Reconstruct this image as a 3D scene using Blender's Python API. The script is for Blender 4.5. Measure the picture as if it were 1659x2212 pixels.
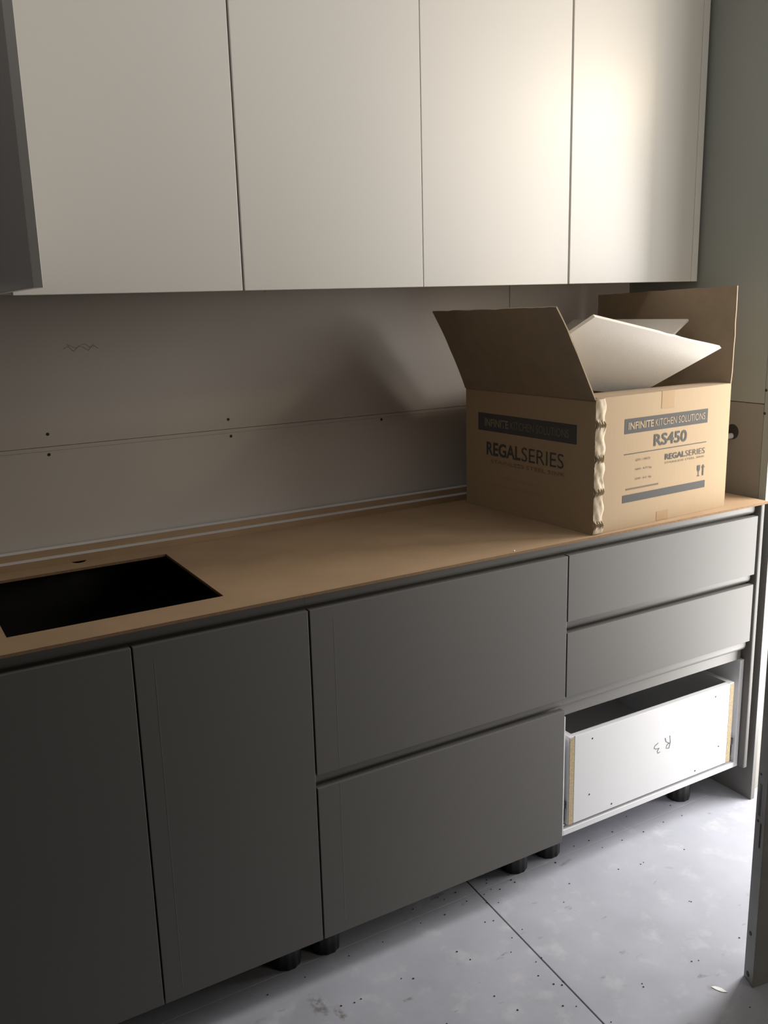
import bpy, bmesh, math, random
from mathutils import Vector, Matrix

random.seed(4)
for o in list(bpy.data.objects):
    bpy.data.objects.remove(o)
SC = bpy.context.scene
COL = SC.collection
CZ0 = 2.62                     # ceiling height
F = 0.112                      # height of the cabinet bottoms above the floor (length of the plastic legs)

# ------------------------------------------------------------------ camera
cam_d = bpy.data.cameras.new('camera')
cam = bpy.data.objects.new('camera', cam_d)
COL.objects.link(cam)
RR = Vector((0.8618091428845729, -0.5065641686215356, -0.026033522799078865))
UU = Vector((0.13738940268469985, 0.18371654721197334, 0.9733305616852129))
FF = Vector((0.4882715978535913, 0.8424019072564373, -0.22792514863484828))
M = Matrix(((RR.x, UU.x, -FF.x, 0), (RR.y, UU.y, -FF.y, 0), (RR.z, UU.z, -FF.z, 0), (0, 0, 0, 1)))
cam.matrix_world = Matrix.Translation((-0.38649, -1.60277, 1.38056 + F)) @ M
cam_d.sensor_fit = 'VERTICAL'
cam_d.sensor_height = 36.0
cam_d.lens = 1979.5 / 2212 * 36.0
cam_d.clip_start = 0.02
SC.camera = cam

# ------------------------------------------------------------------ world, lights, exposure
w = bpy.data.worlds.new('world')
SC.world = w
w.use_nodes = True
bg = w.node_tree.nodes['Background']
bg.inputs[0].default_value = (0.9, 0.86, 0.80, 1)
bg.inputs[1].default_value = 0.015

def area_light(name, loc, target, sx, sy, power, color, spread=180):
    d = bpy.data.lights.new(name, 'AREA')
    d.shape = 'RECTANGLE'
    d.size, d.size_y = sx, sy
    d.energy = power
    d.color = color
    d.spread = math.radians(spread)
    o = bpy.data.objects.new(name, d)
    COL.objects.link(o)
    o.location = loc
    o.rotation_euler = (Vector(target) - Vector(loc)).to_track_quat('-Z', 'Y').to_euler()
    return o

# daylight through the glazed outside door beyond the end of the cabinets
area_light('outside_door_daylight', (2.20, -0.25, 1.06), (1.20, -0.10, 1.06), 0.42, 2.08, 48, (1.0, 0.97, 0.94))
# added fill light further along the passage, brightens the wall cabinets
area_light('passage_fill_light', (2.36, -1.16, 1.95), (0.0, 0.3, 1.60), 0.50, 1.1, 12.5, (1.0, 0.96, 0.90))
# warm daylight coming down the hall behind the partition
area_light('hall_daylight', (1.62, -1.62, 1.00), (1.0, -0.45, 0.35), 0.50, 1.6, 1.8, (1.0, 0.90, 0.74), 120)
# warm fill spot by that door, added to brighten the wall cabinets
sd = bpy.data.lights.new('wall_cabinet_fill_spot', 'SPOT')
sd.energy = 20
sd.color = (1.0, 0.80, 0.52)
sd.shadow_soft_size = 0.07
sd.spot_size = math.radians(100)
sd.spot_blend = 1.0
so_ = bpy.data.objects.new('wall_cabinet_fill_spot', sd)
COL.objects.link(so_)
so_.location = (2.08, -0.40, 2.14)
so_.rotation_euler = (Vector((-0.5, 0.3, 1.95)) - Vector(so_.location)).to_track_quat('-Z', 'Y').to_euler()

# soft overhead fill, added to lift the floor, worktop and back wall
area_light('overhead_fill_light', (0.20, -0.42, CZ0 - 0.02), (0.20, -0.42, 0.0), 1.9, 0.35, 4.0, (1.0, 0.97, 0.93))

SC.view_settings.view_transform = 'Standard'
SC.view_settings.look = 'None'
SC.view_settings.gamma = 1.0
SC.view_settings.use_curve_mapping = False
SC.view_settings.exposure = 0.0

# ------------------------------------------------------------------ materials
def mat(name, color, rough=0.5, spec=0.5, noise=0.0, nscale=8.0, bump=0.0, bscale=200.0, metal=0.0, color2=None, stretch=None, coat=0.0):
    m = bpy.data.materials.new(name)
    m.use_nodes = True
    nt = m.node_tree
    b = nt.nodes['Principled BSDF']
    b.inputs['Base Color'].default_value = (*color, 1)
    b.inputs['Roughness'].default_value = rough
    b.inputs['Specular IOR Level'].default_value = spec
    b.inputs['Metallic'].default_value = metal
    b.inputs['Coat Weight'].default_value = coat
    tc = nt.nodes.new('ShaderNodeTexCoord')
    src = tc.outputs['Object']
    if stretch:
        mp = nt.nodes.new('ShaderNodeMapping')
        mp.inputs['Scale'].default_value = stretch
        nt.links.new(src, mp.inputs['Vector'])
        src = mp.outputs['Vector']
    if noise > 0 or color2:
        n = nt.nodes.new('ShaderNodeTexNoise')
        n.inputs['Scale'].default_value = nscale
        n.inputs['Detail'].default_value = 6
        nt.links.new(src, n.inputs['Vector'])
        r = nt.nodes.new('ShaderNodeValToRGB')
        r.color_ramp.elements[0].position = 0.30
        r.color_ramp.elements[1].position = 0.70
        c2 = color2 or tuple(c * (1 - noise) for c in color)
        r.color_ramp.elements[0].color = (*c2, 1)
        r.color_ramp.elements[1].color = (*color, 1)
        nt.links.new(n.outputs['Fac'], r.inputs['Fac'])
        nt.links.new(r.outputs['Color'], b.inputs['Base Color'])
    if bump > 0:
        n2 = nt.nodes.new('ShaderNodeTexNoise')
        n2.inputs['Scale'].default_value = bscale
        n2.inputs['Detail'].default_value = 3
        nt.links.new(src, n2.inputs['Vector'])
        bp = nt.nodes.new('ShaderNodeBump')
        bp.inputs['Strength'].default_value = bump
        bp.inputs['Distance'].default_value = 0.001
        nt.links.new(n2.outputs['Fac'], bp.inputs['Height'])
        nt.links.new(bp.outputs['Normal'], b.inputs['Normal'])
    return m

GREY = mat('grey_laminate', (0.128, 0.124, 0.117), 0.52, 0.32, 0.04, 3.0, 0.06, 350)
GREY_EDGE = mat('grey_edge_band', (0.18, 0.175, 0.165), 0.45, 0.5)
RAIL = mat('grey_rail', (0.16, 0.155, 0.145), 0.45, 0.5)
WHITE = mat('white_laminate', (0.63, 0.612, 0.578), 0.36, 0.45, 0.02, 2.5, 0.03, 300)
WHITE_BOARD = mat('white_melamine', (0.66, 0.665, 0.68), 0.42, 0.4, 0.02, 5)
SHADE_BOARD = mat('shade_dark_carcass_board', (0.035, 0.034, 0.03), 0.6, 0.2)  # near-black colour stands in for deep shade inside the carcasses
CHIP = mat('raw_chipboard', (0.52, 0.42, 0.27), 0.9, 0.1, 0.35, 260)
MDF = mat('raw_mdf', (0.40, 0.275, 0.168), 0.75, 0.2, 0.14, 9, 0.1, 500)
MDF_EDGE = mat('raw_mdf_edge', (0.26, 0.165, 0.095), 0.85, 0.1, 0.2, 120)
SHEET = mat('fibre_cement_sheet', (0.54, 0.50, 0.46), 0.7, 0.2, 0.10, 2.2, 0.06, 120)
SHEET_SHADE = mat('shaded_fibre_cement_sheet', (0.24, 0.225, 0.205), 0.7, 0.2, 0.12, 3, 0.06, 120)  # darker copy of the fibre cement sheet, shade put into its colour
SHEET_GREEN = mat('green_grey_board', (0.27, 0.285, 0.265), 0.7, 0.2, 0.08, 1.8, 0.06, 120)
CARD = mat('corrugated_cardboard', (0.39, 0.288, 0.180), 0.8, 0.15, 0.07, 60, 0.10, 10, stretch=(14, 14, 0.6))
CARD_IN = mat('inner_cardboard', (0.34, 0.262, 0.182), 0.85, 0.1, 0.10, 30, 0.1, 40)
TAPE = mat('brown_tape', (0.33, 0.215, 0.105), 0.65, 0.2)
CRUMPLE = mat('crumpled_card_strip', (0.47, 0.37, 0.245), 0.6, 0.25, 0.30, 40)
INK = mat('grey_ink', (0.062, 0.058, 0.055), 0.7, 0.2)
INK_DARK = mat('dark_ink', (0.075, 0.075, 0.075), 0.7, 0.2)
INK_FAINT = mat('faint_ink', (0.17, 0.135, 0.095), 0.8, 0.1)
PAPERTXT = mat('unprinted_card', (0.38, 0.29, 0.19), 0.8, 0.1)
BLACK = mat('black_plastic', (0.012, 0.012, 0.013), 0.40, 0.5)
STEEL = mat('primed_steel', (0.28, 0.28, 0.265), 0.50, 0.5, 0.18, 14)
ZINC = mat('zinc_runner', (0.45, 0.46, 0.47), 0.35, 0.5, metal=0.9)
HOLE = mat('dark_screw', (0.03, 0.028, 0.026), 0.6, 0.3)
FOAM = mat('white_foam_board', (0.68, 0.635, 0.57), 0.55, 0.3, 0.03, 40, 0.15, 200)
PAPER = mat('white_paper', (0.85, 0.85, 0.85), 0.7, 0.2)
PENCIL = mat('pencil_graphite', (0.12, 0.115, 0.11), 0.6, 0.3)
PIPE = mat('grey_pipe', (0.55, 0.55, 0.54), 0.35, 0.5)
PAINT = mat('dull_wall_paint', (0.30, 0.29, 0.27), 0.8, 0.2, 0.06, 3)
CEIL = mat('ceiling_board', (0.42, 0.40, 0.37), 0.85, 0.1, 0.04, 3)

def floor_material():
    m = bpy.data.materials.new('dusty_floor_sheet')
    m.use_nodes = True
    nt = m.node_tree
    b = nt.nodes['Principled BSDF']
    b.inputs['Roughness'].default_value = 0.75
    b.inputs['Specular IOR Level'].default_value = 0.25
    tc = nt.nodes.new('ShaderNodeTexCoord')
    def noise(scale, detail, lo, hi, stretch=None):
        n = nt.nodes.new('ShaderNodeTexNoise')
        n.inputs['Scale'].default_value = scale
        n.inputs['Detail'].default_value = detail
        n.inputs['Roughness'].default_value = 0.6
        if stretch:
            mp = nt.nodes.new('ShaderNodeMapping')
            mp.inputs['Scale'].default_value = stretch
            nt.links.new(tc.outputs['Object'], mp.inputs['Vector'])
            nt.links.new(mp.outputs['Vector'], n.inputs['Vector'])
        else:
            nt.links.new(tc.outputs['Object'], n.inputs['Vector'])
        r = nt.nodes.new('ShaderNodeMapRange')
        r.inputs['From Min'].default_value = lo
        r.inputs['From Max'].default_value = hi
        nt.links.new(n.outputs['Fac'], r.inputs['Value'])
        return r.outputs['Result']
    def mix(a, bcol, fac):
        x = nt.nodes.new('ShaderNodeMix')
        x.data_type = 'RGBA'
        if isinstance(a, tuple):
            x.inputs['A'].default_value = (*a, 1)
        else:
            nt.links.new(a, x.inputs['A'])
        x.inputs['B'].default_value = (*bcol, 1)
        nt.links.new(fac, x.inputs['Factor'])
        return x.outputs['Result']
    c = mix((0.42, 0.43, 0.485), (0.355, 0.365, 0.412), noise(5, 6, 0.35, 0.7))
    c = mix(c, (0.52, 0.53, 0.56), noise(13, 5, 0.55, 0.8))
    c = mix(c, (0.22, 0.215, 0.21), noise(19, 4, 0.66, 0.74, (0.6, 1.4, 1)))
    c = mix(c, (0.27, 0.24, 0.215), noise(8, 3, 0.68, 0.80))
    # dusty boot smudge close to the sink doors
    def blob(px, py, sx, sy, rot):
        mp = nt.nodes.new('ShaderNodeMapping')
        mp.vector_type = 'TEXTURE'
        mp.inputs['Location'].default_value = (px, py, 0)
        mp.inputs['Rotation'].default_value = (0, 0, rot)
        mp.inputs['Scale'].default_value = (sx, sy, 1)
        nt.links.new(tc.outputs['Object'], mp.inputs['Vector'])
        ln = nt.nodes.new('ShaderNodeVectorMath')
        ln.operation = 'LENGTH'
        nt.links.new(mp.outputs['Vector'], ln.inputs[0])
        r = nt.nodes.new('ShaderNodeMapRange')
        r.inputs['From Min'].default_value = 1.0
        r.inputs['From Max'].default_value = 0.4
        nt.links.new(ln.outputs['Value'], r.inputs['Value'])
        mu = nt.nodes.new('ShaderNodeMath')
        mu.operation = 'MULTIPLY'
        nt.links.new(r.outputs['Result'], mu.inputs[0])
        nt.links.new(noise(70, 3, 0.42, 0.62), mu.inputs[1])
        return mu.outputs[0]
    c = mix(c, (0.21, 0.205, 0.20), blob(0.315, -0.055, 0.022, 0.05, 0.0))
    c = mix(c, (0.2, 0.18, 0.16), blob(0.345, -0.10, 0.012, 0.03, 0.2))
    nt.links.new(c, b.inputs['Base Color'])
    n2 = nt.nodes.new('ShaderNodeTexNoise')
    n2.inputs['Scale'].default_value = 90
    nt.links.new(tc.outputs['Object'], n2.inputs['Vector'])
    bp = nt.nodes.new('ShaderNodeBump')
    bp.inputs['Strength'].default_value = 0.08
    bp.inputs['Distance'].default_value = 0.002
    nt.links.new(n2.outputs['Fac'], bp.inputs['Height'])
    nt.links.new(bp.outputs['Normal'], b.inputs['Normal'])
    return m
FLOOR = floor_material()

# ------------------------------------------------------------------ mesh helpers
def new_bm():
    return bmesh.new()

def add_box(bm, x0, x1, y0, y1, z0, z1):
    vs = [bm.verts.new((x, y, z)) for x in (x0, x1) for y in (y0, y1) for z in (z0, z1)]
    for f in ((0, 1, 3, 2), (4, 6, 7, 5), (0, 4, 5, 1), (2, 3, 7, 6), (0, 2, 6, 4), (1, 5, 7, 3)):
        bm.faces.new([vs[i] for i in f])
    return vs

def bevel(bm, r, seg=2, edges=None):
    bmesh.ops.recalc_face_normals(bm, faces=bm.faces)
    bmesh.ops.bevel(bm, geom=list(edges or bm.edges), offset=r, segments=seg, affect='EDGES', profile=0.5, clamp_overlap=True)

def add_prism(bm, poly, axis, a, b):
    """extrude a closed 2-D outline along an axis (x: outline is y,z; y: x,z; z: x,y)"""
    def P(p, t):
        return {'x': (t, p[0], p[1]), 'y': (p[0], t, p[1]), 'z': (p[0], p[1], t)}[axis]
    A = [bm.verts.new(P(p, a)) for p in poly]
    B = [bm.verts.new(P(p, b)) for p in poly]
    n = len(poly)
    bm.faces.new(A)
    bm.faces.new(list(reversed(B)))
    for i in range(n):
        bm.faces.new((A[i], B[i], B[(i + 1) % n], A[(i + 1) % n]))

def add_slab(bm, pts, nrm, t):
    """flat polygon pts with thickness t along -nrm"""
    nrm = Vector(nrm).normalized()
    A = [bm.verts.new(Vector(p)) for p in pts]
    B = [bm.verts.new(Vector(p) - nrm * t) for p in pts]
    bm.faces.new(A)
    bm.faces.new(list(reversed(B)))
    n = len(pts)
    for i in range(n):
        bm.faces.new((A[i], B[i], B[(i + 1) % n], A[(i + 1) % n]))

def add_lathe(bm, prof, c=(0, 0, 0), seg=24, flute=0.0, nfl=10):
    rings = []
    for r, z in prof:
        ring = []
        for i in range(seg):
            a = 2 * math.pi * i / seg
            rr = r * (1 - flute * (0.5 + 0.5 * math.cos(a * nfl))) if flute else r
            ring.append(bm.verts.new((c[0] + rr * math.cos(a), c[1] + rr * math.sin(a), c[2] + z)))
        rings.append(ring)
    for a, b in zip(rings, rings[1:]):
        for i in range(seg):
            j = (i + 1) % seg
            bm.faces.new((a[i], a[j], b[j], b[i]))
    bm.faces.new(list(reversed(rings[0])))
    bm.faces.new(rings[-1])

def add_disc(bm, c, axis, r, h, seg=12):
    """little cylinder whose axis is the given unit vector; c is the base centre"""
    q = Vector(axis).normalized().to_track_quat('Z', 'Y').to_matrix()
    A, B = [], []
    for i in range(seg):
        a = 2 * math.pi * i / seg
        v = q @ Vector((r * math.cos(a), r * math.sin(a), 0))
        v2 = q @ Vector((0.8 * r * math.cos(a), 0.8 * r * math.sin(a), h))
        A.append(bm.verts.new(Vector(c) + v))
        B.append(bm.verts.new(Vector(c) + v2))
    bm.faces.new(B)
    bm.faces.new(list(reversed(A)))
    for i in range(seg):
        j = (i + 1) % seg
        bm.faces.new((A[i], A[j], B[j], B[i]))

def add_tube(bm, pts, r, seg=6):
    pts = [Vector(p) for p in pts]
    rings = []
    for i, p in enumerate(pts):
        d = (pts[min(i + 1, len(pts) - 1)] - pts[max(i - 1, 0)]).normalized()
        q = d.to_track_quat('Z', 'Y').to_matrix()
        rings.append([bm.verts.new(p + q @ Vector((r * math.cos(2 * math.pi * k / seg), r * math.sin(2 * math.pi * k / seg), 0))) for k in range(seg)])
    for a, b in zip(rings, rings[1:]):
        for i in range(seg):
            j = (i + 1) % seg
            bm.faces.new((a[i], a[j], b[j], b[i]))
    bm.faces.new(list(reversed(rings[0])))
    bm.faces.new(rings[-1])

def obj(name, bm, m, parent=None, smooth=False):
    bmesh.ops.recalc_face_normals(bm, faces=bm.faces)
    me = bpy.data.meshes.new(name)
    bm.to_mesh(me)
    bm.free()
    for mm in (m if isinstance(m, (list, tuple)) else [m]):
        me.materials.append(mm)
    if smooth:
        for p in me.polygons:
            p.use_smooth = True
        try:
            me.set_sharp_from_angle(angle=math.radians(35))
        except Exception:
            pass
    o = bpy.data.objects.new(name, me)
    COL.objects.link(o)
    if parent:
        put(o, parent)
    return o

def world_of(o):
    m = o.matrix_basis.copy()
    while o.parent:
        o = o.parent
        m = o.matrix_basis @ m
    return m

def put(o, parent):
    """parent o; o's mesh is written in world coordinates, so undo the parent's place"""
    o.parent = parent
    o.matrix_basis = world_of(parent).inverted() @ o.matrix_basis
    return o

def thing(name, label, cat, loc=(0, 0, 0), rotz=0.0, group=None):
    o = bpy.data.objects.new(name, None)
    o.empty_display_size = 0.1
    COL.objects.link(o)
    o.location = loc
    o.rotation_euler = (0, 0, rotz)
    tag(o, label, cat, group)
    return o

def tag(o, label, cat, group=None):
    o['label'] = label
    o['category'] = cat
    if group:
        o['group'] = group
    return o

def structure(o, label=None):
    o['kind'] = 'structure'
    if label:
        o['label'] = label
    return o

def bx(name, x0, x1, y0, y1, z0, z1, m, parent=None, r=0.0, seg=1):
    bm = new_bm()
    add_box(bm, x0, x1, y0, y1, z0, z1)
    if r:
        bevel(bm, r, seg)
    return obj(name, bm, m, parent)

# ------------------------------------------------------------------ the setting
WY = 0.58          # back wall
WX = 1.80          # right wall
CZ = 2.62
JY = 1.0675 + F    # joint between the lower and the upper wall sheets

# floor: a slab below and the laid sheets on top, with open joints
floor = structure(bx('floor', -3.6, 3.4, -3.6, 0.75, -0.12, -0.012, PAINT))
def floor_sheet(x0a, x0b, x1a, x1b, y0, y1):
    bm = new_bm()
    add_prism(bm, [(x0a, y0), (x1a, y0), (x1b, y1), (x0b, y1)], 'z', -0.012, 0.0)
    bevel(bm, 0.0008, 1)
    return obj('floor_sheet', bm, FLOOR, floor)
JX0, JX1 = 0.7995, 0.8375     # joint drifts from y=-.42 to y=.15
sl = (JX1 - JX0) / (0.12 + 0.42)
jx = lambda y: JX0 + (y + 0.42) * sl
g = 0.0016
floor_sheet(-3.6, -3.6, jx(-3.6) - g, jx(0.0785) - g, -3.6, 0.0785)
floor_sheet(jx(-3.6) + g, jx(0.0785) + g, 3.4, 3.4, -3.6, 0.0785)
floor_sheet(-3.6, -3.6, jx(0.08) - g, jx(0.75) - g, 0.0797, 0.75)
floor_sheet(jx(0.08) + g, jx(0.75) + g, 3.4, 3.4, 0.0797, 0.75)
# screws and specks of grit on the floor sheets
bm = new_bm()
spots = []
def px_floor(u, v):
    d = RR * ((u - 829.5) / 1979.5) + UU * (-(v - 1106) / 1979.5) + FF
    t = -(1.38056 + F) / d.z
    return (-0.38649 + d.x * t, -1.60277 + d.y * t)
for u, v in ((960, 1943), (892, 1964), (946, 1939), (984, 1928), (1008, 1947), (961, 1976), (909, 1994), (827, 2035), (754, 2065), (659, 2111), (578, 2149),
             (987, 2056), (1016, 2073), (1104, 2057), (1098, 1890), (1104, 1901), (1112, 1906), (1051, 1901), (1051, 1908), (1061, 1921), (1046, 1932), (1080, 1921), (1009, 1905),
             (1077, 1950), (1052, 1950), (1048, 1992), (1066, 1989), (1128, 2008), (1106, 2026), (1163, 2108), (1216, 2120), (1214, 2128), (1196, 2126), (766, 2166), (867, 2114), (893, 2114),
             (965, 2212), (1118, 2182), (1068, 2152), (1216, 2173), (1245, 2174), (1320, 2208), (1387, 2125), (1390, 2132), (1494, 2077), (1509, 2075), (1597, 2026), (1384, 1867), (1390, 1863),
             (1336, 1878), (1323, 1797), (1390, 1797), (1240, 1828), (1272, 1816), (1301, 1831), (1344, 1815), (1353, 1764), (1448, 1740), (1473, 1762), (1433, 1776), (1478, 1835), (1218, 1949), (1489, 1947), (1493, 1948), (1230, 1909), (1620, 2176), (1158, 2078), (1170, 2069), (1199, 1863), (1200, 1864), (780, 2158), (737, 2173)):
    x, y = px_floor(u, v)
    add_disc(bm, (x, y, -0.0002), (0, 0, 1), random.choice((0.0016, 0.0021, 0.0025)), 0.0012, 7)
so = obj('floor_screws', bm, HOLE, floor)
so['kind'] = 'stuff'

# back wall: batten frame behind, three sheets in front
wb = structure(bx('wall_back', -3.6, WX + 0.3, WY + 0.012, WY + 0.10, 0, CZ, PAINT))
VX = 1.322
def sheet(name, parent, m, *b, r=0.0004):
    return bx(name, *b, m, parent, r)
sheet('wall_sheet', wb, SHEET, -3.6, WX, WY, WY + 0.012, 0.0, JY - 0.0005)
sheet('wall_sheet', wb, SHEET, -3.6, VX - 0.001, WY, WY + 0.012, JY + 0.0005, CZ)
sheet('wall_sheet', wb, SHEET, VX + 0.001, WX, WY, WY + 0.012, JY + 0.0005, CZ)
for x, z in ((-0.0025, 1.0967), (-0.0044, 1.0498), (0.4332, 1.0921), (0.4377, 1.0494), (0.8785, 1.0527)):
    bm = new_bm()
    add_disc(bm, (x, WY + 0.0008, z + F), (0, -1, 0), 0.0042, 0.0016, 14)
    obj('screw', bm, HOLE, wb)
# pencil line a hand's width under the joint, and a scribble
bm = new_bm()
add_box(bm, -0.11, 1.19, WY - 0.0003, WY + 0.001, 1.0575 + F, 1.0582 + F)
obj('pencil_line', bm, mat('faint_pencil', (0.27, 0.255, 0.24), 0.7, 0.2), wb)
bm = new_bm()
add_tube(bm, [(0.052 + 0.011 * k, WY - 0.0002, 1.286 + F + 0.007 * math.sin(k * 2.3)) for k in range(8)], 0.0006, 5)
add_tube(bm, [(0.06 + 0.01 * k, WY - 0.0002, 1.291 + F + 0.005 * math.cos(k * 1.7)) for k in range(7)], 0.0006, 5)
obj('pencil_scribble', bm, mat('faint_scribble', (0.30, 0.28, 0.26), 0.7, 0.2), wb)

# right wall: ends at y = 0, beyond it the passage opens
wr = structure(bx('wall_right', WX + 0.012, WX + 0.10, 0.03, WY + 0.10, 0, CZ, PAINT))
sheet('wall_sheet', wr, SHEET_SHADE, WX, WX + 0.012, 0.055, WY, 0.0, 1.0655 + F - 0.001)
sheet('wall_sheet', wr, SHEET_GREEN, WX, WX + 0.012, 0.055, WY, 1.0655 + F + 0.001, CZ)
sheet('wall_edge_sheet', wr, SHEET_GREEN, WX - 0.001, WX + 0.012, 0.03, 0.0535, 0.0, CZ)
for y, z in ((0.0515, 1.1042), (0.0515, 1.0403)):
    bm = new_bm()
    add_disc(bm, (WX - 0.0008, y, z + F), (-1, 0, 0), 0.0042, 0.0016, 14)
    obj('screw', bm, HOLE, wr)
# hole for the water pipe with the stub in it
bm = new_bm()
add_disc(bm, (WX + 0.0002, 0.156, 0.978 + F), (-1, 0, 0), 0.023, 0.0010, 20)
obj('pipe_hole', bm, HOLE, wr)
bm = new_bm()
add_lathe(bm, [(0.008, 0), (0.008, 0.02), (0.0105, 0.021), (0.0105, 0.032), (0.007, 0.034)], seg=16)
bmesh.ops.transform(bm, matrix=Matrix.Translation((WX, 0.158, 0.966 + F)) @ Matrix.Rotation(-math.pi / 2, 4, 'Y'), verts=bm.verts)
obj('pipe_stub', bm, PIPE, wr, True)

structure(bx('ceiling', -3.6, 3.4, -3.6, 0.75, CZ, CZ + 0.08, CEIL))
structure(bx('wall_left', -3.6, -3.5, -3.6, 0.75, 0, CZ, PAINT))
structure(bx('wall_passage', WX + 0.10, 3.4, 0.06, 0.16, 0, CZ, PAINT))

# partition with a pressed steel door frame on the right
A = Vector((1.1615, -0.4762)); B = Vector((1.1438, -0.5133))
dr = Vector((0.985, -0.17)).normalized()
C = B + dr * 0.075
dw = Vector((0.72, -0.69)).normalized()
wf = structure(obj('wall_partition', (lambda b: (add_prism(b, [tuple(C), tuple(C + dw * 2.4), tuple(C + dw * 2.4 + Vector((0.05, 0.05))), tuple(A + Vector((0.06, 0.0)))], 'z', 0, CZ), b)[1])(new_bm()), PAINT))
door = thing('door_1', None, None)
for k in ('label', 'category'):
    del door[k]
structure(door)
bm = new_bm()
n1 = Vector((-(A - B).y, (A - B).x)).normalized()
Q1 = B + (A - B) * 0.35
nm = Vector((-dr.y, dr.x))
add_prism(bm, [tuple(A), tuple(B), tuple(B + dr * 0.05), tuple(B + dr * 0.05 - nm * -0.004), tuple(B + dr * 0.075 + nm * 0.004), tuple(B + dr * 0.075 + nm * 0.05), tuple(A + Vector((0.05, 0)))], 'z', 0.0, 2.1)
bevel(bm, 0.002, 2)
obj('door_frame', bm, STEEL, door)
# latch slot, lip and screw on the frame's narrow face
e1 = (B - A).normalized()
def on_jamb(name, s0, s1, z0, z1, m, out=0.0006):
    b_ = new_bm()
    p0, p1 = A + e1 * s0, A + e1 * s1
    o_ = Vector((e1.y, -e1.x))
    if o_.x > 0:
        o_ = -o_
    add_prism(b_, [tuple(p0 + o_ * out), tuple(p1 + o_ * out), tuple(p1 - o_ * 0.002), tuple(p0 - o_ * 0.002)], 'z', z0, z1)
    return obj(name, b_, m, door)
on_jamb('latch_slot', 0.011, 0.019, 0.405, 0.478, BLACK)
on_jamb('latch_lip', 0.023, 0.028, 0.335, 0.392, HOLE)
bm = new_bm()
o_ = Vector((-abs(e1.y), e1.x * (1 if e1.y < 0 else -1))).normalized()
for s, z, r in ((0.017, 0.120, 0.0055), (0.018, 0.018, 0.007), (0.013, 0.392, 0.0035), (0.012, 0.50, 0.003)):
    p = A + e1 * s
    nn = Vector((e1.y, -e1.x)); nn = -nn if nn.x > 0 else nn
    b_ = new_bm()
    add_disc(b_, (p.x - nn.x * 0.0005, p.y - nn.y * 0.0005, z), (nn.x, nn.y, 0), r, 0.0015, 12)
    obj('fixing_screw', b_, HOLE, door)
bm.free()

# ------------------------------------------------------------------ base cabinets
def leg_mesh():
    b_ = new_bm()
    add_lathe(b_, [(0.034, 0.0), (0.0355, 0.003), (0.036, 0.050), (0.033, 0.056)], seg=72, flute=0.045, nfl=12)
    add_lathe(b_, [(0.027, 0.056), (0.026, 0.092)], seg=24)
    add_lathe(b_, [(0.035, 0.092), (0.036, F - 0.0005)], seg=24)
    return b_
LEG = [None]
def leg(x, y, parent):
    if LEG[0] is None:
        o = obj('leg', leg_mesh(), BLACK, None, True)
        LEG[0] = o.data
    else:
        o = bpy.data.objects.new('leg', LEG[0])
        COL.objects.link(o)
    o.location = (x, y, 0)
    put(o, parent)
    return o

def front(name, x0, x1, z0, z1, parent, y0=0.0, t=0.017, label=None):
    """grey front panel with a slightly lighter edge band"""
    b_ = new_bm()
    add_box(b_, x0, x1, y0, y0 + t, z0 + F, z1 + F)
    bevel(b_, 0.0009, 2)
    o = obj(name, b_, GREY, parent)
    if label:
        o['label'] = label
    return o

def rail(x0, x1, ztop, zlip, zbot, parent, y=0.0130):
    """finger-pull rail: upright face under the edge above, curving back behind the front below (zlip)"""
    yb = 0.0270
    zm = zlip + (ztop - zlip) * 0.50
    pr = [(y, ztop)]
    for k in range(9):
        a = k / 8 * math.pi / 2
        pr.append((y + (yb - y) * (1 - math.cos(a)), zm - (zm - zlip - 0.001) * math.sin(a)))
    pr += [(yb + 0.001, zbot), (yb + 0.012, zbot), (yb + 0.012, ztop)]
    b_ = new_bm()
    add_prism(b_, [(p[0], p[1] + F) for p in pr], 'x', x0, x1)
    return obj('finger_rail', b_, RAIL, parent, True)

def carcass(x0, x1, parent, m, t=0.016, top=0.79, back=0.555, y0=0.020, notch=0.3375):
    z = F
    for xa in (x0, x1 - t):          # side panels are notched back above for the finger rails
        b_ = new_bm()
        add_prism(b_, [(y0, z), (back, z), (back, z + top), (0.0475, z + top), (0.0475, z + notch), (y0, z + notch)], 'x', xa, xa + t)
        bevel(b_, 0.0006, 1)
        obj('side_panel', b_, m, parent)
    bx('bottom_panel', x0 + t, x1 - t, y0, back, z, z + t, m, parent, 0.0006)
    bx('back_panel', x0 + t, x1 - t, back - 0.006, back, z + t, z + top, m, parent)

TOPZ = 0.797       # underside of the worktop (above the cabinet bottoms)

FILM = mat('film_edge', (0.23, 0.225, 0.215), 0.35, 0.4)
def film_line(x, z0, z1, parent):
    return bx('film_edge', x, x + 0.0007, -0.00015, 0.0005, z0 + F, z1 + F, FILM, parent)
# sink cabinet
sink = thing('sink_base_cabinet', 'dark grey two-door base cabinet under the worktop cut-out', 'cabinet', (0.0, 0.28, 0))
carcass(-0.362, 0.3575, sink, SHADE_BOARD, y0=0.0215, notch=0.73)
rail(-0.362, 0.3583, TOPZ, 0.767, 0.742, sink)
front('door', -0.3605, -0.0015, 0.0, 0.767, sink, label='dark grey door below the cut-out, further from the drawers')
d2 = front('door', 0.0020, 0.3580, 0.0, 0.767, sink, label='dark grey door next to the wide drawers')
film_line(0.0390, 0.02, 0.735, d2)
for x, y in ((0.313, 0.112), (-0.31, 0.112), (0.29, 0.48), (-0.29, 0.48)):
    leg(x, y, sink)

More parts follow.
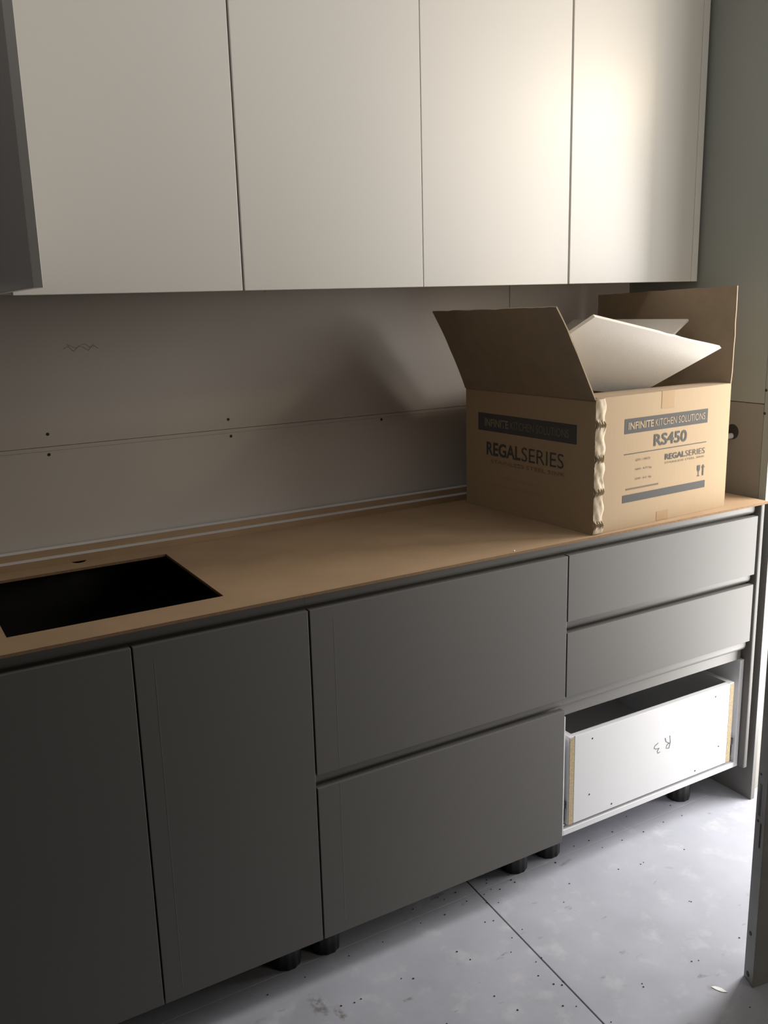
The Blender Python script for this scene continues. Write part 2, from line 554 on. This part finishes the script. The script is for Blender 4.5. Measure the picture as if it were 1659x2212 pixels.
# wide two-drawer cabinet
wide = thing('two_drawer_base_cabinet', 'dark grey base cabinet with two wide deep drawers, between doors and narrower drawers', 'cabinet', (0.70, 0.28, 0))
carcass(0.3595, 1.0505, wide, SHADE_BOARD, y0=0.0215, notch=0.3250)
rail(0.3587, 1.0512, TOPZ, 0.767, 0.742, wide)
rail(0.3587, 1.0512, 0.3980, 0.3675, 0.338, wide)
w1 = front('drawer', 0.3620, 1.0475, 0.3985, 0.767, wide)
w2 = front('drawer', 0.3620, 1.0475, 0.0, 0.3675, wide)
film_line(0.4150, 0.40, 0.74, w1)
film_line(0.4150, 0.03, 0.366, w2)
for x, y in ((0.413, 0.110), (0.981, 0.114), (0.42, 0.48), (0.99, 0.48)):
    leg(x, y, wide)

# three-drawer cabinet, lowest front missing
three = thing('three_drawer_base_cabinet', 'grey base cabinet under the box, with its lowest drawer front missing', 'cabinet', (1.40, 0.28, 0))
XL, XR = 1.0525, 1.742
carcass(XL, XR, three, WHITE_BOARD, y0=0.0200)
rail(1.0516, 1.7340, TOPZ, 0.7675, 0.742, three)
rail(1.0516, 1.7340, 0.5990, 0.5700, 0.545, three)
rail(1.0516, 1.7340, 0.4010, 0.3675, 0.338, three)
front('drawer', 1.0510, 1.7335, 0.5995, 0.7675, three)
front('drawer', 1.0510, 1.7335, 0.4015, 0.5700, three)
for x, y in ((1.099, 0.120), (1.616, 0.126), (1.11, 0.48), (1.69, 0.48)):
    leg(x, y, three)
# the bare drawer box
db = bpy.data.objects.new('drawer', None)
COL.objects.link(db)
db['label'] = 'bare white drawer box without its front'
db.parent = three
db.location = (0, 0, 0)
db.matrix_basis = world_of(three).inverted()
DX0, DX1, DZ0, DZ1 = 1.0843, 1.7066, 0.0245, 0.2750
def dpart(name, x0, x1, y0, y1, z0, z1, m=WHITE_BOARD):
    return bx(name, x0, x1, y0, y1, z0 + F, z1 + F, m, db, 0.0006)
dpart('drawer_side', DX0, DX0 + 0.0172, 0.0215, 0.49, DZ0, DZ1)
dpart('drawer_side', DX1 - 0.0172, DX1, 0.0215, 0.49, DZ0, DZ1)
for xa in (DX0, DX1 - 0.0172):
    o = dpart('raw_edge', xa + 0.0004, xa + 0.0168, 0.0200, 0.0214, DZ0 + 0.0006, DZ1 - 0.003, CHIP)
    o['label'] = 'raw chipboard end of a drawer side'
fp = dpart('drawer_panel', DX0 + 0.0173, DX1 - 0.0173, 0.0200, 0.0360, DZ0 + 0.001, DZ1 - 0.0005)
dpart('drawer_panel', DX0 + 0.0173, DX1 - 0.0173, 0.474, 0.490, DZ0, DZ1)
dpart('drawer_bottom', DX0 + 0.0173, DX1 - 0.0173, 0.0362, 0.4738, DZ0 + 0.010, DZ0 + 0.026)
def px_plane_y(u, v, y):
    d = RR * ((u - 829.5) / 1979.5) + UU * (-(v - 1106) / 1979.5) + FF
    t = (y + 1.60277) / d.y
    return (-0.38649 + d.x * t, 1.38056 + F + d.z * t)
for u, v in ((1280, 1595), (1546, 1505), (1552, 1612), (1501, 1665), (1273, 1716), (1321, 1736)):
    x, z = px_plane_y(u, v, 0.020)
    b_ = new_bm()
    add_disc(b_, (x, 0.0203, z), (0, -1, 0), 0.0026, 0.0010, 10)
    obj('screw', b_, HOLE, db)
# handwriting, upside down: R 3
strokes = [[(1447, 1589), (1448, 1602), (1445, 1616)],
           [(1445, 1616), (1439, 1616), (1440, 1610), (1445, 1605)],
           [(1446, 1605), (1439, 1602), (1437, 1594)],
           [(1422, 1605), (1415, 1611), (1413, 1616), (1417, 1618), (1424, 1616)],
           [(1424, 1616), (1420, 1622), (1421, 1627), (1426, 1624)]]
b_ = new_bm()
for s in strokes:
    pts = []
    for u, v in s:
        x, z = px_plane_y(u, v, 0.0200)
        pts.append((x, 0.0199, z))
    add_tube(b_, pts, 0.0009, 5)
o = obj('handwriting', b_, PENCIL, db)
o['label'] = 'pencilled letter R and figure 3, upside down'
# runners in the gaps beside the drawer box
for x0, x1 in ((XL + 0.017, DX0 - 0.002), (DX1 + 0.002, XR - 0.017)):
    b_ = new_bm()
    add_box(b_, x0, x1, 0.030, 0.47, 0.020 + F, 0.026 + F)
    add_box(b_, x0, x0 + 0.002, 0.030, 0.47, 0.020 + F, 0.064 + F)
    add_box(b_, x1 - 0.002, x1, 0.028, 0.47, 0.034 + F, 0.072 + F)
    bevel(b_, 0.0008, 1)
    obj('drawer_runner', b_, ZINC, three)
    bx('runner_clip', x0 + 0.003, x1 - 0.003, 0.0255, 0.034, 0.073 + F, 0.092 + F, BLACK, three, 0.0005)
for u, v in ((1222, 1645), (1581, 1602)):
    x, z = px_plane_y(u, v, 0.10)
    b_ = new_bm()
    s = -1 if u > 1400 else 1
    xx = XR - 0.016 if u > 1400 else XL + 0.016
    add_disc(b_, (xx - s * 0.0003, 0.07, z), (s, 0, 0), 0.004, 0.0015, 10)
    obj('screw', b_, HOLE, three)

# vertical filler and tall end panel on the right
b_ = new_bm()
add_box(b_, 1.7440, 1.7615, 0.0005, 0.060, 0.0 + F, TOPZ - 0.0005 + F)
bevel(b_, 0.004, 3, [e for e in b_.edges if abs(e.verts[0].co.z - e.verts[1].co.z) > 0.1 and e.verts[0].co.y < 0.01])
tag(obj('filler_strip', b_, GREY, None, True), 'narrow grey vertical filler strip beside the drawer fronts', 'filler')
b_ = new_bm()
add_box(b_, 1.7805, 1.7965, -0.006, 0.56, 0.0, TOPZ - 0.0005 + F)
bevel(b_, 0.0009, 2)
tag(obj('end_panel', b_, GREY_EDGE), 'tall grey end panel standing on the floor, beside the filler strip', 'panel')

# ------------------------------------------------------------------ worktop with cut-outs
def worktop():
    b_ = new_bm()
    x0, x1, y0, y1 = -1.35, 1.7765, 0.0, 0.578
    hx0, hx1, hy0, hy1 = -0.198, 0.2140, 0.087, 0.468
    tx, ty, tr = 0.026, 0.5285, 0.0165
    zt, zb = TOPZ + 0.006 + F, TOPZ + F
    outer = [(x0, y0), (x1, y0), (x1, y1), (x0, y1)]
    rect = [(hx0, hy0), (hx1, hy0), (hx1, hy1), (hx0, hy1)]
    circ = [(tx + tr * math.cos(2 * math.pi * k / 24), ty + tr * math.sin(2 * math.pi * k / 24)) for k in range(24)]
    edges = []
    loops = []
    for lp in (outer, rect, circ):
        vs = [b_.verts.new((p[0], p[1], zt)) for p in lp]
        loops.append(vs)
        for i in range(len(vs)):
            edges.append(b_.edges.new((vs[i], vs[(i + 1) % len(vs)])))
    bmesh.ops.triangle_fill(b_, use_beauty=True, use_dissolve=False, edges=edges)
    # remove triangles that fill the holes
    kill = []
    for f in b_.faces:
        c = f.calc_center_median()
        if (hx0 < c.x < hx1 and hy0 < c.y < hy1) or ((c.x - tx) ** 2 + (c.y - ty) ** 2 < (tr * 0.97) ** 2):
            kill.append(f)
    bmesh.ops.delete(b_, geom=kill, context='FACES_ONLY')
    top = list(b_.faces)
    r = bmesh.ops.extrude_face_region(b_, geom=top)
    vs = [v for v in r['geom'] if isinstance(v, bmesh.types.BMVert)]
    bmesh.ops.translate(b_, verts=vs, vec=(0, 0, zb - zt))
    bmesh.ops.recalc_face_normals(b_, faces=b_.faces)
    for f in b_.faces:
        f.material_index = 1 if abs(f.normal.z) < 0.5 else 0
    return b_
wt = tag(obj('worktop', worktop(), [MDF, MDF_EDGE]), 'raw brown fibreboard worktop with a square cut-out for the sink', 'worktop')

# two white faced boards stacked flat along the back of the worktop
WTZ = TOPZ + 0.006 + F
def strip_board(y0, z0, label):
    b_ = new_bm()
    add_box(b_, -1.35, 1.776, y0, 0.5755, z0, z0 + 0.0157)
    bmesh.ops.recalc_face_normals(b_, faces=b_.faces)
    for f in b_.faces:
        f.material_index = 0 if abs(f.normal.z) > 0.5 else 1
    return tag(obj('backing_board', b_, [WHITE_BOARD, MDF]), label, 'board', 'boards along the wall')
strip_board(0.527, WTZ + 0.0002, 'long white-faced board lying flat on the worktop along the wall, lower of two')
strip_board(0.551, WTZ + 0.0162, 'long white-faced board stacked on another along the wall, upper of two')
b_ = new_bm()
bmesh.ops.create_icosphere(b_, subdivisions=1, radius=0.0018)
for v in b_.verts:
    v.co.z *= 1.4
    v.co += Vector((random.uniform(-1, 1), random.uniform(-1, 1), 0)) * 0.0006
bmesh.ops.translate(b_, verts=b_.verts, vec=(0.890, 0.006, WTZ + 0.002))
tag(obj('plaster_crumb', b_, PAPER), 'tiny white crumb near the front edge of the worktop', 'crumb')

# ------------------------------------------------------------------ wall cabinets
UY, UZ, UH = 0.300, 1.4025 + F, 0.86
def wall_cabinet(name, label, x0, x1):
    t = thing(name, label, 'cabinet', ((x0 + x1) / 2, 0.44, UZ), 0.0)
    z0 = UZ + 0.004
    y0, y1 = UY + 0.0195, 0.5755
    bx('side_panel', x0, x0 + 0.016, y0, y1, z0, UZ + UH, WHITE_BOARD, t, 0.0006)
    bx('side_panel', x1 - 0.016, x1, y0, y1, z0, UZ + UH, WHITE_BOARD, t, 0.0006)
    bx('bottom_panel', x0 + 0.016, x1 - 0.016, y0, y1, z0, z0 + 0.016, WHITE_BOARD, t, 0.0006)
    bx('top_panel', x0 + 0.016, x1 - 0.016, y0, y1, UZ + UH - 0.016, UZ + UH, WHITE_BOARD, t, 0.0006)
    bx('back_panel', x0 + 0.016, x1 - 0.016, y1 - 0.006, y1, z0 + 0.016, UZ + UH - 0.016, WHITE_BOARD, t)
    return t
def upper_door(x0, x1, parent):
    b_ = new_bm()
    add_box(b_, x0, x1, UY, UY + 0.018, UZ, UZ + UH)
    bevel(b_, 0.0012, 2)
    return obj('door', b_, WHITE, parent)
E0, E1, E2, E3, E4 = -0.0885, 0.3827, 0.8428, 1.2980, 1.7615
c0 = wall_cabinet('wall_cabinet', 'white wall cabinet with its door standing open, at the end away from the box', -0.98, E0 - 0.001)
c1 = wall_cabinet('wall_cabinet', 'white single-door wall cabinet above the sink cut-out, next to the open door', E0 + 0.001, E1 - 0.001)
c2 = wall_cabinet('wall_cabinet', 'wide white two-door wall cabinet in the middle of the row', E1 + 0.001, E3 - 0.001)
c3 = wall_cabinet('wall_cabinet', 'brightly lit white single-door wall cabinet above the cardboard box', E3 + 0.001, E4 + 0.001)
upper_door(E0 + 0.0015, E1 - 0.0024, c1)
upper_door(E1 + 0.0024, E2 - 0.0008, c2)
upper_door(E2 + 0.0008, E3 - 0.0030, c2)
upper_door(E3 + 0.0030, E4 - 0.0010, c3)
o = bx('filler', E4 + 0.0012, 1.7870, UY + 0.0005, UY + 0.0185, UZ, UZ + UH, WHITE, c3, 0.001)
o['label'] = 'narrow white filler between the door and the wall'
upper_door(-0.978, -0.56, c0)
# the open door: hinged beside the single door, swung out towards the room
b_ = new_bm()
h = Vector((-0.0985, 0.283)); f_ = Vector((-0.1205, -0.185))
d_ = (f_ - h).normalized(); n_ = Vector((d_.y, -d_.x))
if n_.x > 0:
    n_ = -n_
add_prism(b_, [tuple(h), tuple(f_), tuple(f_ + n_ * 0.0145), tuple(h + n_ * 0.0145)], 'z', UZ + 0.0045, UZ + UH)
bevel(b_, 0.0009, 2)
o = obj('door', b_, WHITE, c0)
o['label'] = 'white cupboard door swung open, edge on'
# bit of torn film hanging under the doors
b_ = new_bm()
add_slab(b_, [(0.432, UY + 0.012, UZ + 0.003), (0.4415, UY + 0.012, UZ + 0.003), (0.438, UY + 0.011, UZ - 0.0075)], (0, -1, 0), 0.0012)
obj('edge_tab', b_, MDF, c2)

# ------------------------------------------------------------------ cardboard box
FL = Vector((1.1335, 0.0095)); e = Vector((0.4993, 0.0234)).normalized(); dp = Vector((-0.032, 0.4816)).normalized()
BW, BD, BH, T = 0.4985, 0.4830, 0.3320, 0.004
BZ = WTZ + 0.0004
box = thing('cardboard_box', 'open printed cardboard box standing on the worktop beside the wall', 'box', (FL.x, FL.y, BZ))
def bp_(a, b, z):
    p = FL + e * a + dp * b
    return Vector((p.x, p.y, BZ + z))
def box_prism(name, quad, z0, z1, m, parent=box):
    b__ = new_bm()
    A_ = [b__.verts.new(bp_(a, b, z0)) for a, b in quad]
    B_ = [b__.verts.new(bp_(a, b, z1)) for a, b in quad]
    b__.faces.new(A_); b__.faces.new(list(reversed(B_)))
    for i in range(4):
        b__.faces.new((A_[i], B_[i], B_[(i + 1) % 4], A_[(i + 1) % 4]))
    return obj(name, b__, m, parent)
frontp = box_prism('front_wall', [(0.0, 0.0), (BW, 0.0), (BW, T), (0.0, T)], 0, BH, CARD)
leftp = box_prism('side_wall', [(0.0, T), (T, T), (T, BD), (0.0, BD)], 0, BH - 0.004, CARD)
box_prism('side_wall', [(BW - T, T), (BW, T), (BW, BD), (BW - T, BD)], 0, BH, CARD)
box_prism('back_wall', [(T, BD - T), (BW - T, BD - T), (BW - T, BD), (T, BD)], 0, BH, CARD)
box_prism('box_bottom', [(T, T), (BW - T, T), (BW - T, BD - T), (T, BD - T)], 0.0, T, CARD_IN)

def flap(name, p00, p01, p11, p10, m, ragged=(), label=None):
    """flap from hinge line p00-p01 to free edge p10-p11, with thickness and slightly ragged edges"""
    n = 22
    b__ = new_bm()
    p00, p01, p10, p11 = map(Vector, (p00, p01, p10, p11))
    nrm = (p01 - p00).cross(p10 - p00).normalized()
    grid = []
    for i in range(n + 1):
        row = []
        for j in range(9):
            u, v = i / n, j / 8
            p = (p00 * (1 - u) + p01 * u) * (1 - v) + (p10 * (1 - u) + p11 * u) * v
            p = p + nrm * 0.004 * math.sin(v * math.pi)
            if j == 8:
                p = p + (p00 - p10).normalized() * random.uniform(0, 0.0022)
            if i in (0, n) and j > 0:
                p = p + (p01 - p00).normalized() * random.uniform(-0.0012, 0.0012)
            row.append(b__.verts.new(p))
        grid.append(row)
    for i in range(n):
        for j in range(8):
            b__.faces.new((grid[i][j], grid[i + 1][j], grid[i + 1][j + 1], grid[i][j + 1]))
    top = list(b__.faces)
    r = bmesh.ops.extrude_face_region(b__, geom=top)
    vs = [v for v in r['geom'] if isinstance(v, bmesh.types.BMVert)]
    bmesh.ops.translate(b__, verts=vs, vec=-nrm * 0.0035)
    o = obj(name, b__, m, box)
    if label:
        o['label'] = label
    return o
# flap leaning out over the worktop
flap('flap', bp_(0, 0, BH - 0.003), bp_(0, BD, BH - 0.004), (0.969, 0.450, 1.3428 + F), (1.0025, 0.003, 1.3530 + F), CARD_IN, label='flap leaning outwards')
# flap standing upright at the wall side
flap('flap', bp_(BW, 0.0, BH), bp_(BW, BD, BH), (1.6120, 0.5165, 1.3724 + F), (1.6265, 0.0268, 1.3875 + F), CARD_IN, label='flap standing upright')
# front flap folded inwards
flap('flap', bp_(0.006, 0.001, BH + 0.001), bp_(BW - 0.004, 0.001, BH + 0.001), bp_(BW - 0.012, 0.095, BH - 0.004), bp_(0.008, 0.125, BH - 0.004), CARD_IN, label='front flap folded inwards')

# tape, printing and crumpled corner on the front
def on_front(a0, a1, z0, z1, m, name, out=0.0004, parent=frontp):
    return box_prism(name, [(a0, -out), (a1, -out), (a1, 0.0005), (a0, 0.0005)], z0, z1, m, parent)
on_front(0.2290, 0.2760, 0.2890, BH + 0.0006, TAPE, 'tape', 0.0005)
on_front(0.2265, 0.2700, 0.0005, 0.0250, TAPE, 'tape', 0.0005)
on_front(0.099, 0.4090, 0.2375, 0.2740, INK, 'printed_band')
on_front(0.099, 0.4110, 0.0650, 0.0843, INK, 'printed_band')
on_front(0.100, 0.4090, 0.1856, 0.1876, INK, 'printed_line')
on_front(0.1105, 0.2290, 0.0962, 0.1002, INK_FAINT, 'printed_line')

def text_mesh(s, bold=0.0):
    cu = bpy.data.curves.new('lettering', 'FONT')
    cu.body = s
    cu.size = 1.0
    cu.offset = bold
    cu.resolution_u = 3
    to = bpy.data.objects.new('lettering', cu)
    COL.objects.link(to)
    bpy.context.view_layer.update()
    dg = bpy.context.evaluated_depsgraph_get()
    me = bpy.data.meshes.new_from_object(to.evaluated_get(dg))
    bpy.data.objects.remove(to)
    bpy.data.curves.remove(cu)
    return me
def lettering(s, o3, ax, a0, a1, z0, z1, m, parent, bold=0.0, out=0.0008):
    """flat print: text s stretched over [a0,a1] x [z0,z1]; o3(a,z,out) gives the point on the face"""
    me = text_mesh(s, bold)
    xs = [v.co.x for v in me.vertices]; ys = [v.co.y for v in me.vertices]
    x0, x1, y0, y1 = min(xs), max(xs), min(ys), max(ys)
    for v in me.vertices:
        a = a0 + (v.co.x - x0) / (x1 - x0) * (a1 - a0)
        z = z0 + (v.co.y - y0) / (y1 - y0) * (z1 - z0)
        v.co = o3(a, z, out)
    me.materials.append(m)
    o = bpy.data.objects.new('lettering', me)
    COL.objects.link(o)
    put(o, parent)
    return o
def fpt(a, z, out):
    return bp_(a, -out, z)
def lpt(a, z, out):          # left face, read from the back edge to the front edge
    return bp_(-out, BD - a, z)
lettering('INFINITE', fpt, 0, 0.1120, 0.2020, 0.2470, 0.2650, PAPERTXT, frontp, 0.022)
lettering('KITCHEN SOLUTIONS', fpt, 0, 0.2085, 0.3980, 0.2470, 0.2650, PAPERTXT, frontp, 0.0)
lettering('RS450', fpt, 0, 0.2060, 0.3300, 0.1965, 0.2270, INK, frontp, 0.022)
lettering('REGAL', fpt, 0, 0.2500, 0.3260, 0.1570, 0.1722, INK, frontp, 0.022)
lettering('SERIES', fpt, 0, 0.3280, 0.4045, 0.1570, 0.1722, INK, frontp, -0.006)
lettering('STAINLESS STEEL SINK', fpt, 0, 0.2500, 0.4050, 0.1470, 0.1518, INK_FAINT, frontp, 0.0)
lettering('QTY: 1 PIECE', fpt, 0, 0.1420, 0.1950, 0.1655, 0.1715, INK_FAINT, frontp, 0.01)
lettering('NW:  4.77 kg', fpt, 0, 0.1430, 0.2010, 0.1420, 0.1480, INK_FAINT, frontp, 0.01)
lettering('GW:  6.2  kg', fpt, 0, 0.1430, 0.2010, 0.1180, 0.1240, INK_FAINT, frontp, 0.01)
# fragile glass and arrow
def flat_poly(name, pts, o3, m, parent, out=0.0008):
    b__ = new_bm()
    for poly in pts:
        b__.faces.new([b__.verts.new(o3(a, z, out)) for a, z in poly])
    return obj(name, b__, m, parent)
gx = 0.3830
flat_poly('glass_symbol', [[(gx - 0.006, 0.127), (gx - 0.005, 0.114), (gx - 0.0012, 0.110), (gx + 0.0012, 0.110), (gx + 0.005, 0.114), (gx + 0.006, 0.127)],
                           [(gx - 0.001, 0.110), (gx - 0.001, 0.100), (gx + 0.001, 0.100), (gx + 0.001, 0.110)],
                           [(gx - 0.005, 0.100), (gx - 0.005, 0.098), (gx + 0.005, 0.098), (gx + 0.005, 0.100)]], fpt, INK, frontp)
ax_ = 0.4010
flat_poly('arrow_symbol', [[(ax_ - 0.0065, 0.119), (ax_ + 0.0065, 0.119), (ax_, 0.128)], [(ax_ - 0.0024, 0.119), (ax_ - 0.0024, 0.098), (ax_ + 0.0024, 0.098), (ax_ + 0.0024, 0.119)]], fpt, INK, frontp)

# printing on the shaded side
def on_left(a0, a1, z0, z1, m, name, out=0.0004):
    return box_prism(name, [(-out, BD - a0), (0.0005, BD - a0), (0.0005, BD - a1), (-out, BD - a1)], z0, z1, m, leftp)
on_left(0.0530, 0.4230, 0.2160, 0.2640, INK_DARK, 'printed_band')
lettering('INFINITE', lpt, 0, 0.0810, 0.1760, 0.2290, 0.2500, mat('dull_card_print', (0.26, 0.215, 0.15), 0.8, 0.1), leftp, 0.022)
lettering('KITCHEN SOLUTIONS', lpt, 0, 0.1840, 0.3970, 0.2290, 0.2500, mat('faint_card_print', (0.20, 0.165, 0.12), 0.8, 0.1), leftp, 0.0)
lettering('REGAL', lpt, 0, 0.0880, 0.2240, 0.1500, 0.1870, INK_DARK, leftp, 0.024)
lettering('SERIES', lpt, 0, 0.2280, 0.3810, 0.1500, 0.1870, INK_DARK, leftp, -0.004)
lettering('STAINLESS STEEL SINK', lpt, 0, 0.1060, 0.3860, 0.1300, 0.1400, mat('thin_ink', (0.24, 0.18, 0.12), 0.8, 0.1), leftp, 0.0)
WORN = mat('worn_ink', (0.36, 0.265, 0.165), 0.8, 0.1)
k = 0.145
while k < 0.330:
    wd = random.uniform(0.008, 0.03)
    on_left(k, min(k + wd, 0.335), 0.0890, 0.0970, WORN, 'worn_print')
    k += wd + 0.006
k = 0.112
while k < 0.345:
    wd = random.uniform(0.01, 0.035)
    on_left(k, min(k + wd, 0.348), 0.0655, 0.0735, WORN, 'worn_print')
    k += wd + 0.007

# crumpled tape down the corner between front and side
b_ = new_bm()
rows = []
NZ, NA = 70, 8
for i in range(NZ + 1):
    z = 0.002 + (BH - 0.004) * i / NZ
    row = []
    ph = (i / NZ * 4.0 + 0.25) % 1.0
    pinch = math.exp(-((ph - 0.5) / 0.10) ** 2)
    wdt = 0.034 + 0.003 * math.sin(i * 0.6)
    for j in range(NA + 1):
        u = j / NA
        a = -0.002 + wdt * u + 0.006 * pinch * (1 - u)
        lift = 0.001 + 0.0042 * math.sin(u * math.pi) * (0.45 + 0.25 * math.sin(i * 0.45 + j)) * (1 - 0.7 * pinch) + random.uniform(0, 0.0014) + 0.004 * pinch * (j % 2)
        if j == NA:
            lift = 0.0006
        p = bp_(a, -lift, z)
        row.append(b_.verts.new(p))
    rows.append(row)
for i in range(NZ):
    for j in range(NA):
        b_.faces.new((rows[i][j], rows[i][j + 1], rows[i + 1][j + 1], rows[i + 1][j]))
o = obj('crumpled_corner', b_, CRUMPLE, box, True)
o['label'] = 'crumpled strip down the corner'

# boards lying in the box
def ray(u, v):
    return (RR * ((u - 829.5) / 1979.5) + UU * (-(v - 1106) / 1979.5) + FF)
CP = Vector((-0.38649, -1.60277, 1.38056 + F))
def on_z(u, v, z):
    d = ray(u, v)
    return CP + d * ((z - CP.z) / d.z)
A3 = on_z(1285, 685, 1.3225 + F); B3 = on_z(1558, 752, 1.2312 + F); Q3 = on_z(1425, 826, 1.1450 + F)
n3 = (B3 - A3).cross(Q3 - A3).normalized()
if n3.z > 0:
    n3 = -n3
def on_plane(u, v):
    d = ray(u, v)
    return CP + d * ((A3 - CP).dot(n3) / d.dot(n3))
L3 = on_plane(1225, 726)
C3 = B3 + (Q3 - B3) * 1.40
M3 = on_plane(1266, 842)
D3 = A3 + (L3 - A3) * 1.12
b_ = new_bm()
pts = []
NE = 16
for i in range(NE + 1):
    t_ = i / NE
    p = A3.lerp(B3, t_)
    if 0.55 < t_ < 1.0:
        p = p + (Q3 - B3).normalized() * random.uniform(0, 0.0028)
    pts.append(p)
pts += [C3, M3, D3]
add_slab(b_, pts, n3, 0.010)
tag(obj('white_board', b_, FOAM), 'white board with a chipped bright edge leaning out of the cardboard box', 'board')
P1 = Vector((1.4834, 0.5186, 1.303 + F)); P2 = Vector((1.588, 0.149, 1.303 + F))
d3 = Vector((-0.074, -0.0145, -0.038)).normalized()
P1 = P2 + (P1 - P2) * 0.93
b_ = new_bm()
n4 = (P2 - P1).cross(d3).normalized()
if n4.z < 0:
    n4 = -n4
add_slab(b_, [P1, P2, P2 + d3 * 0.13, P1 + d3 * 0.13], n4, 0.006)
tag(obj('white_sheet', b_, FOAM), 'bluish white sheet lying in the box behind the chipped board', 'sheet')

# scrap of paper on the floor
b_ = new_bm()
x, y = px_floor(1553, 2137)
q = [(-0.004, 0.016), (0.003, 0.010), (0.006, -0.004), (0.002, -0.018), (-0.004, -0.010), (-0.006, 0.004)]
ca, sa = math.cos(0.35), math.sin(0.35)
add_prism(b_, [(x + a * ca - b * sa, y + a * sa + b * ca) for a, b in q], 'z', 0.0003, 0.0012)
tag(obj('paper_scrap', b_, PAPER), 'small white paper scrap on the floor by the steel door frame', 'scrap')
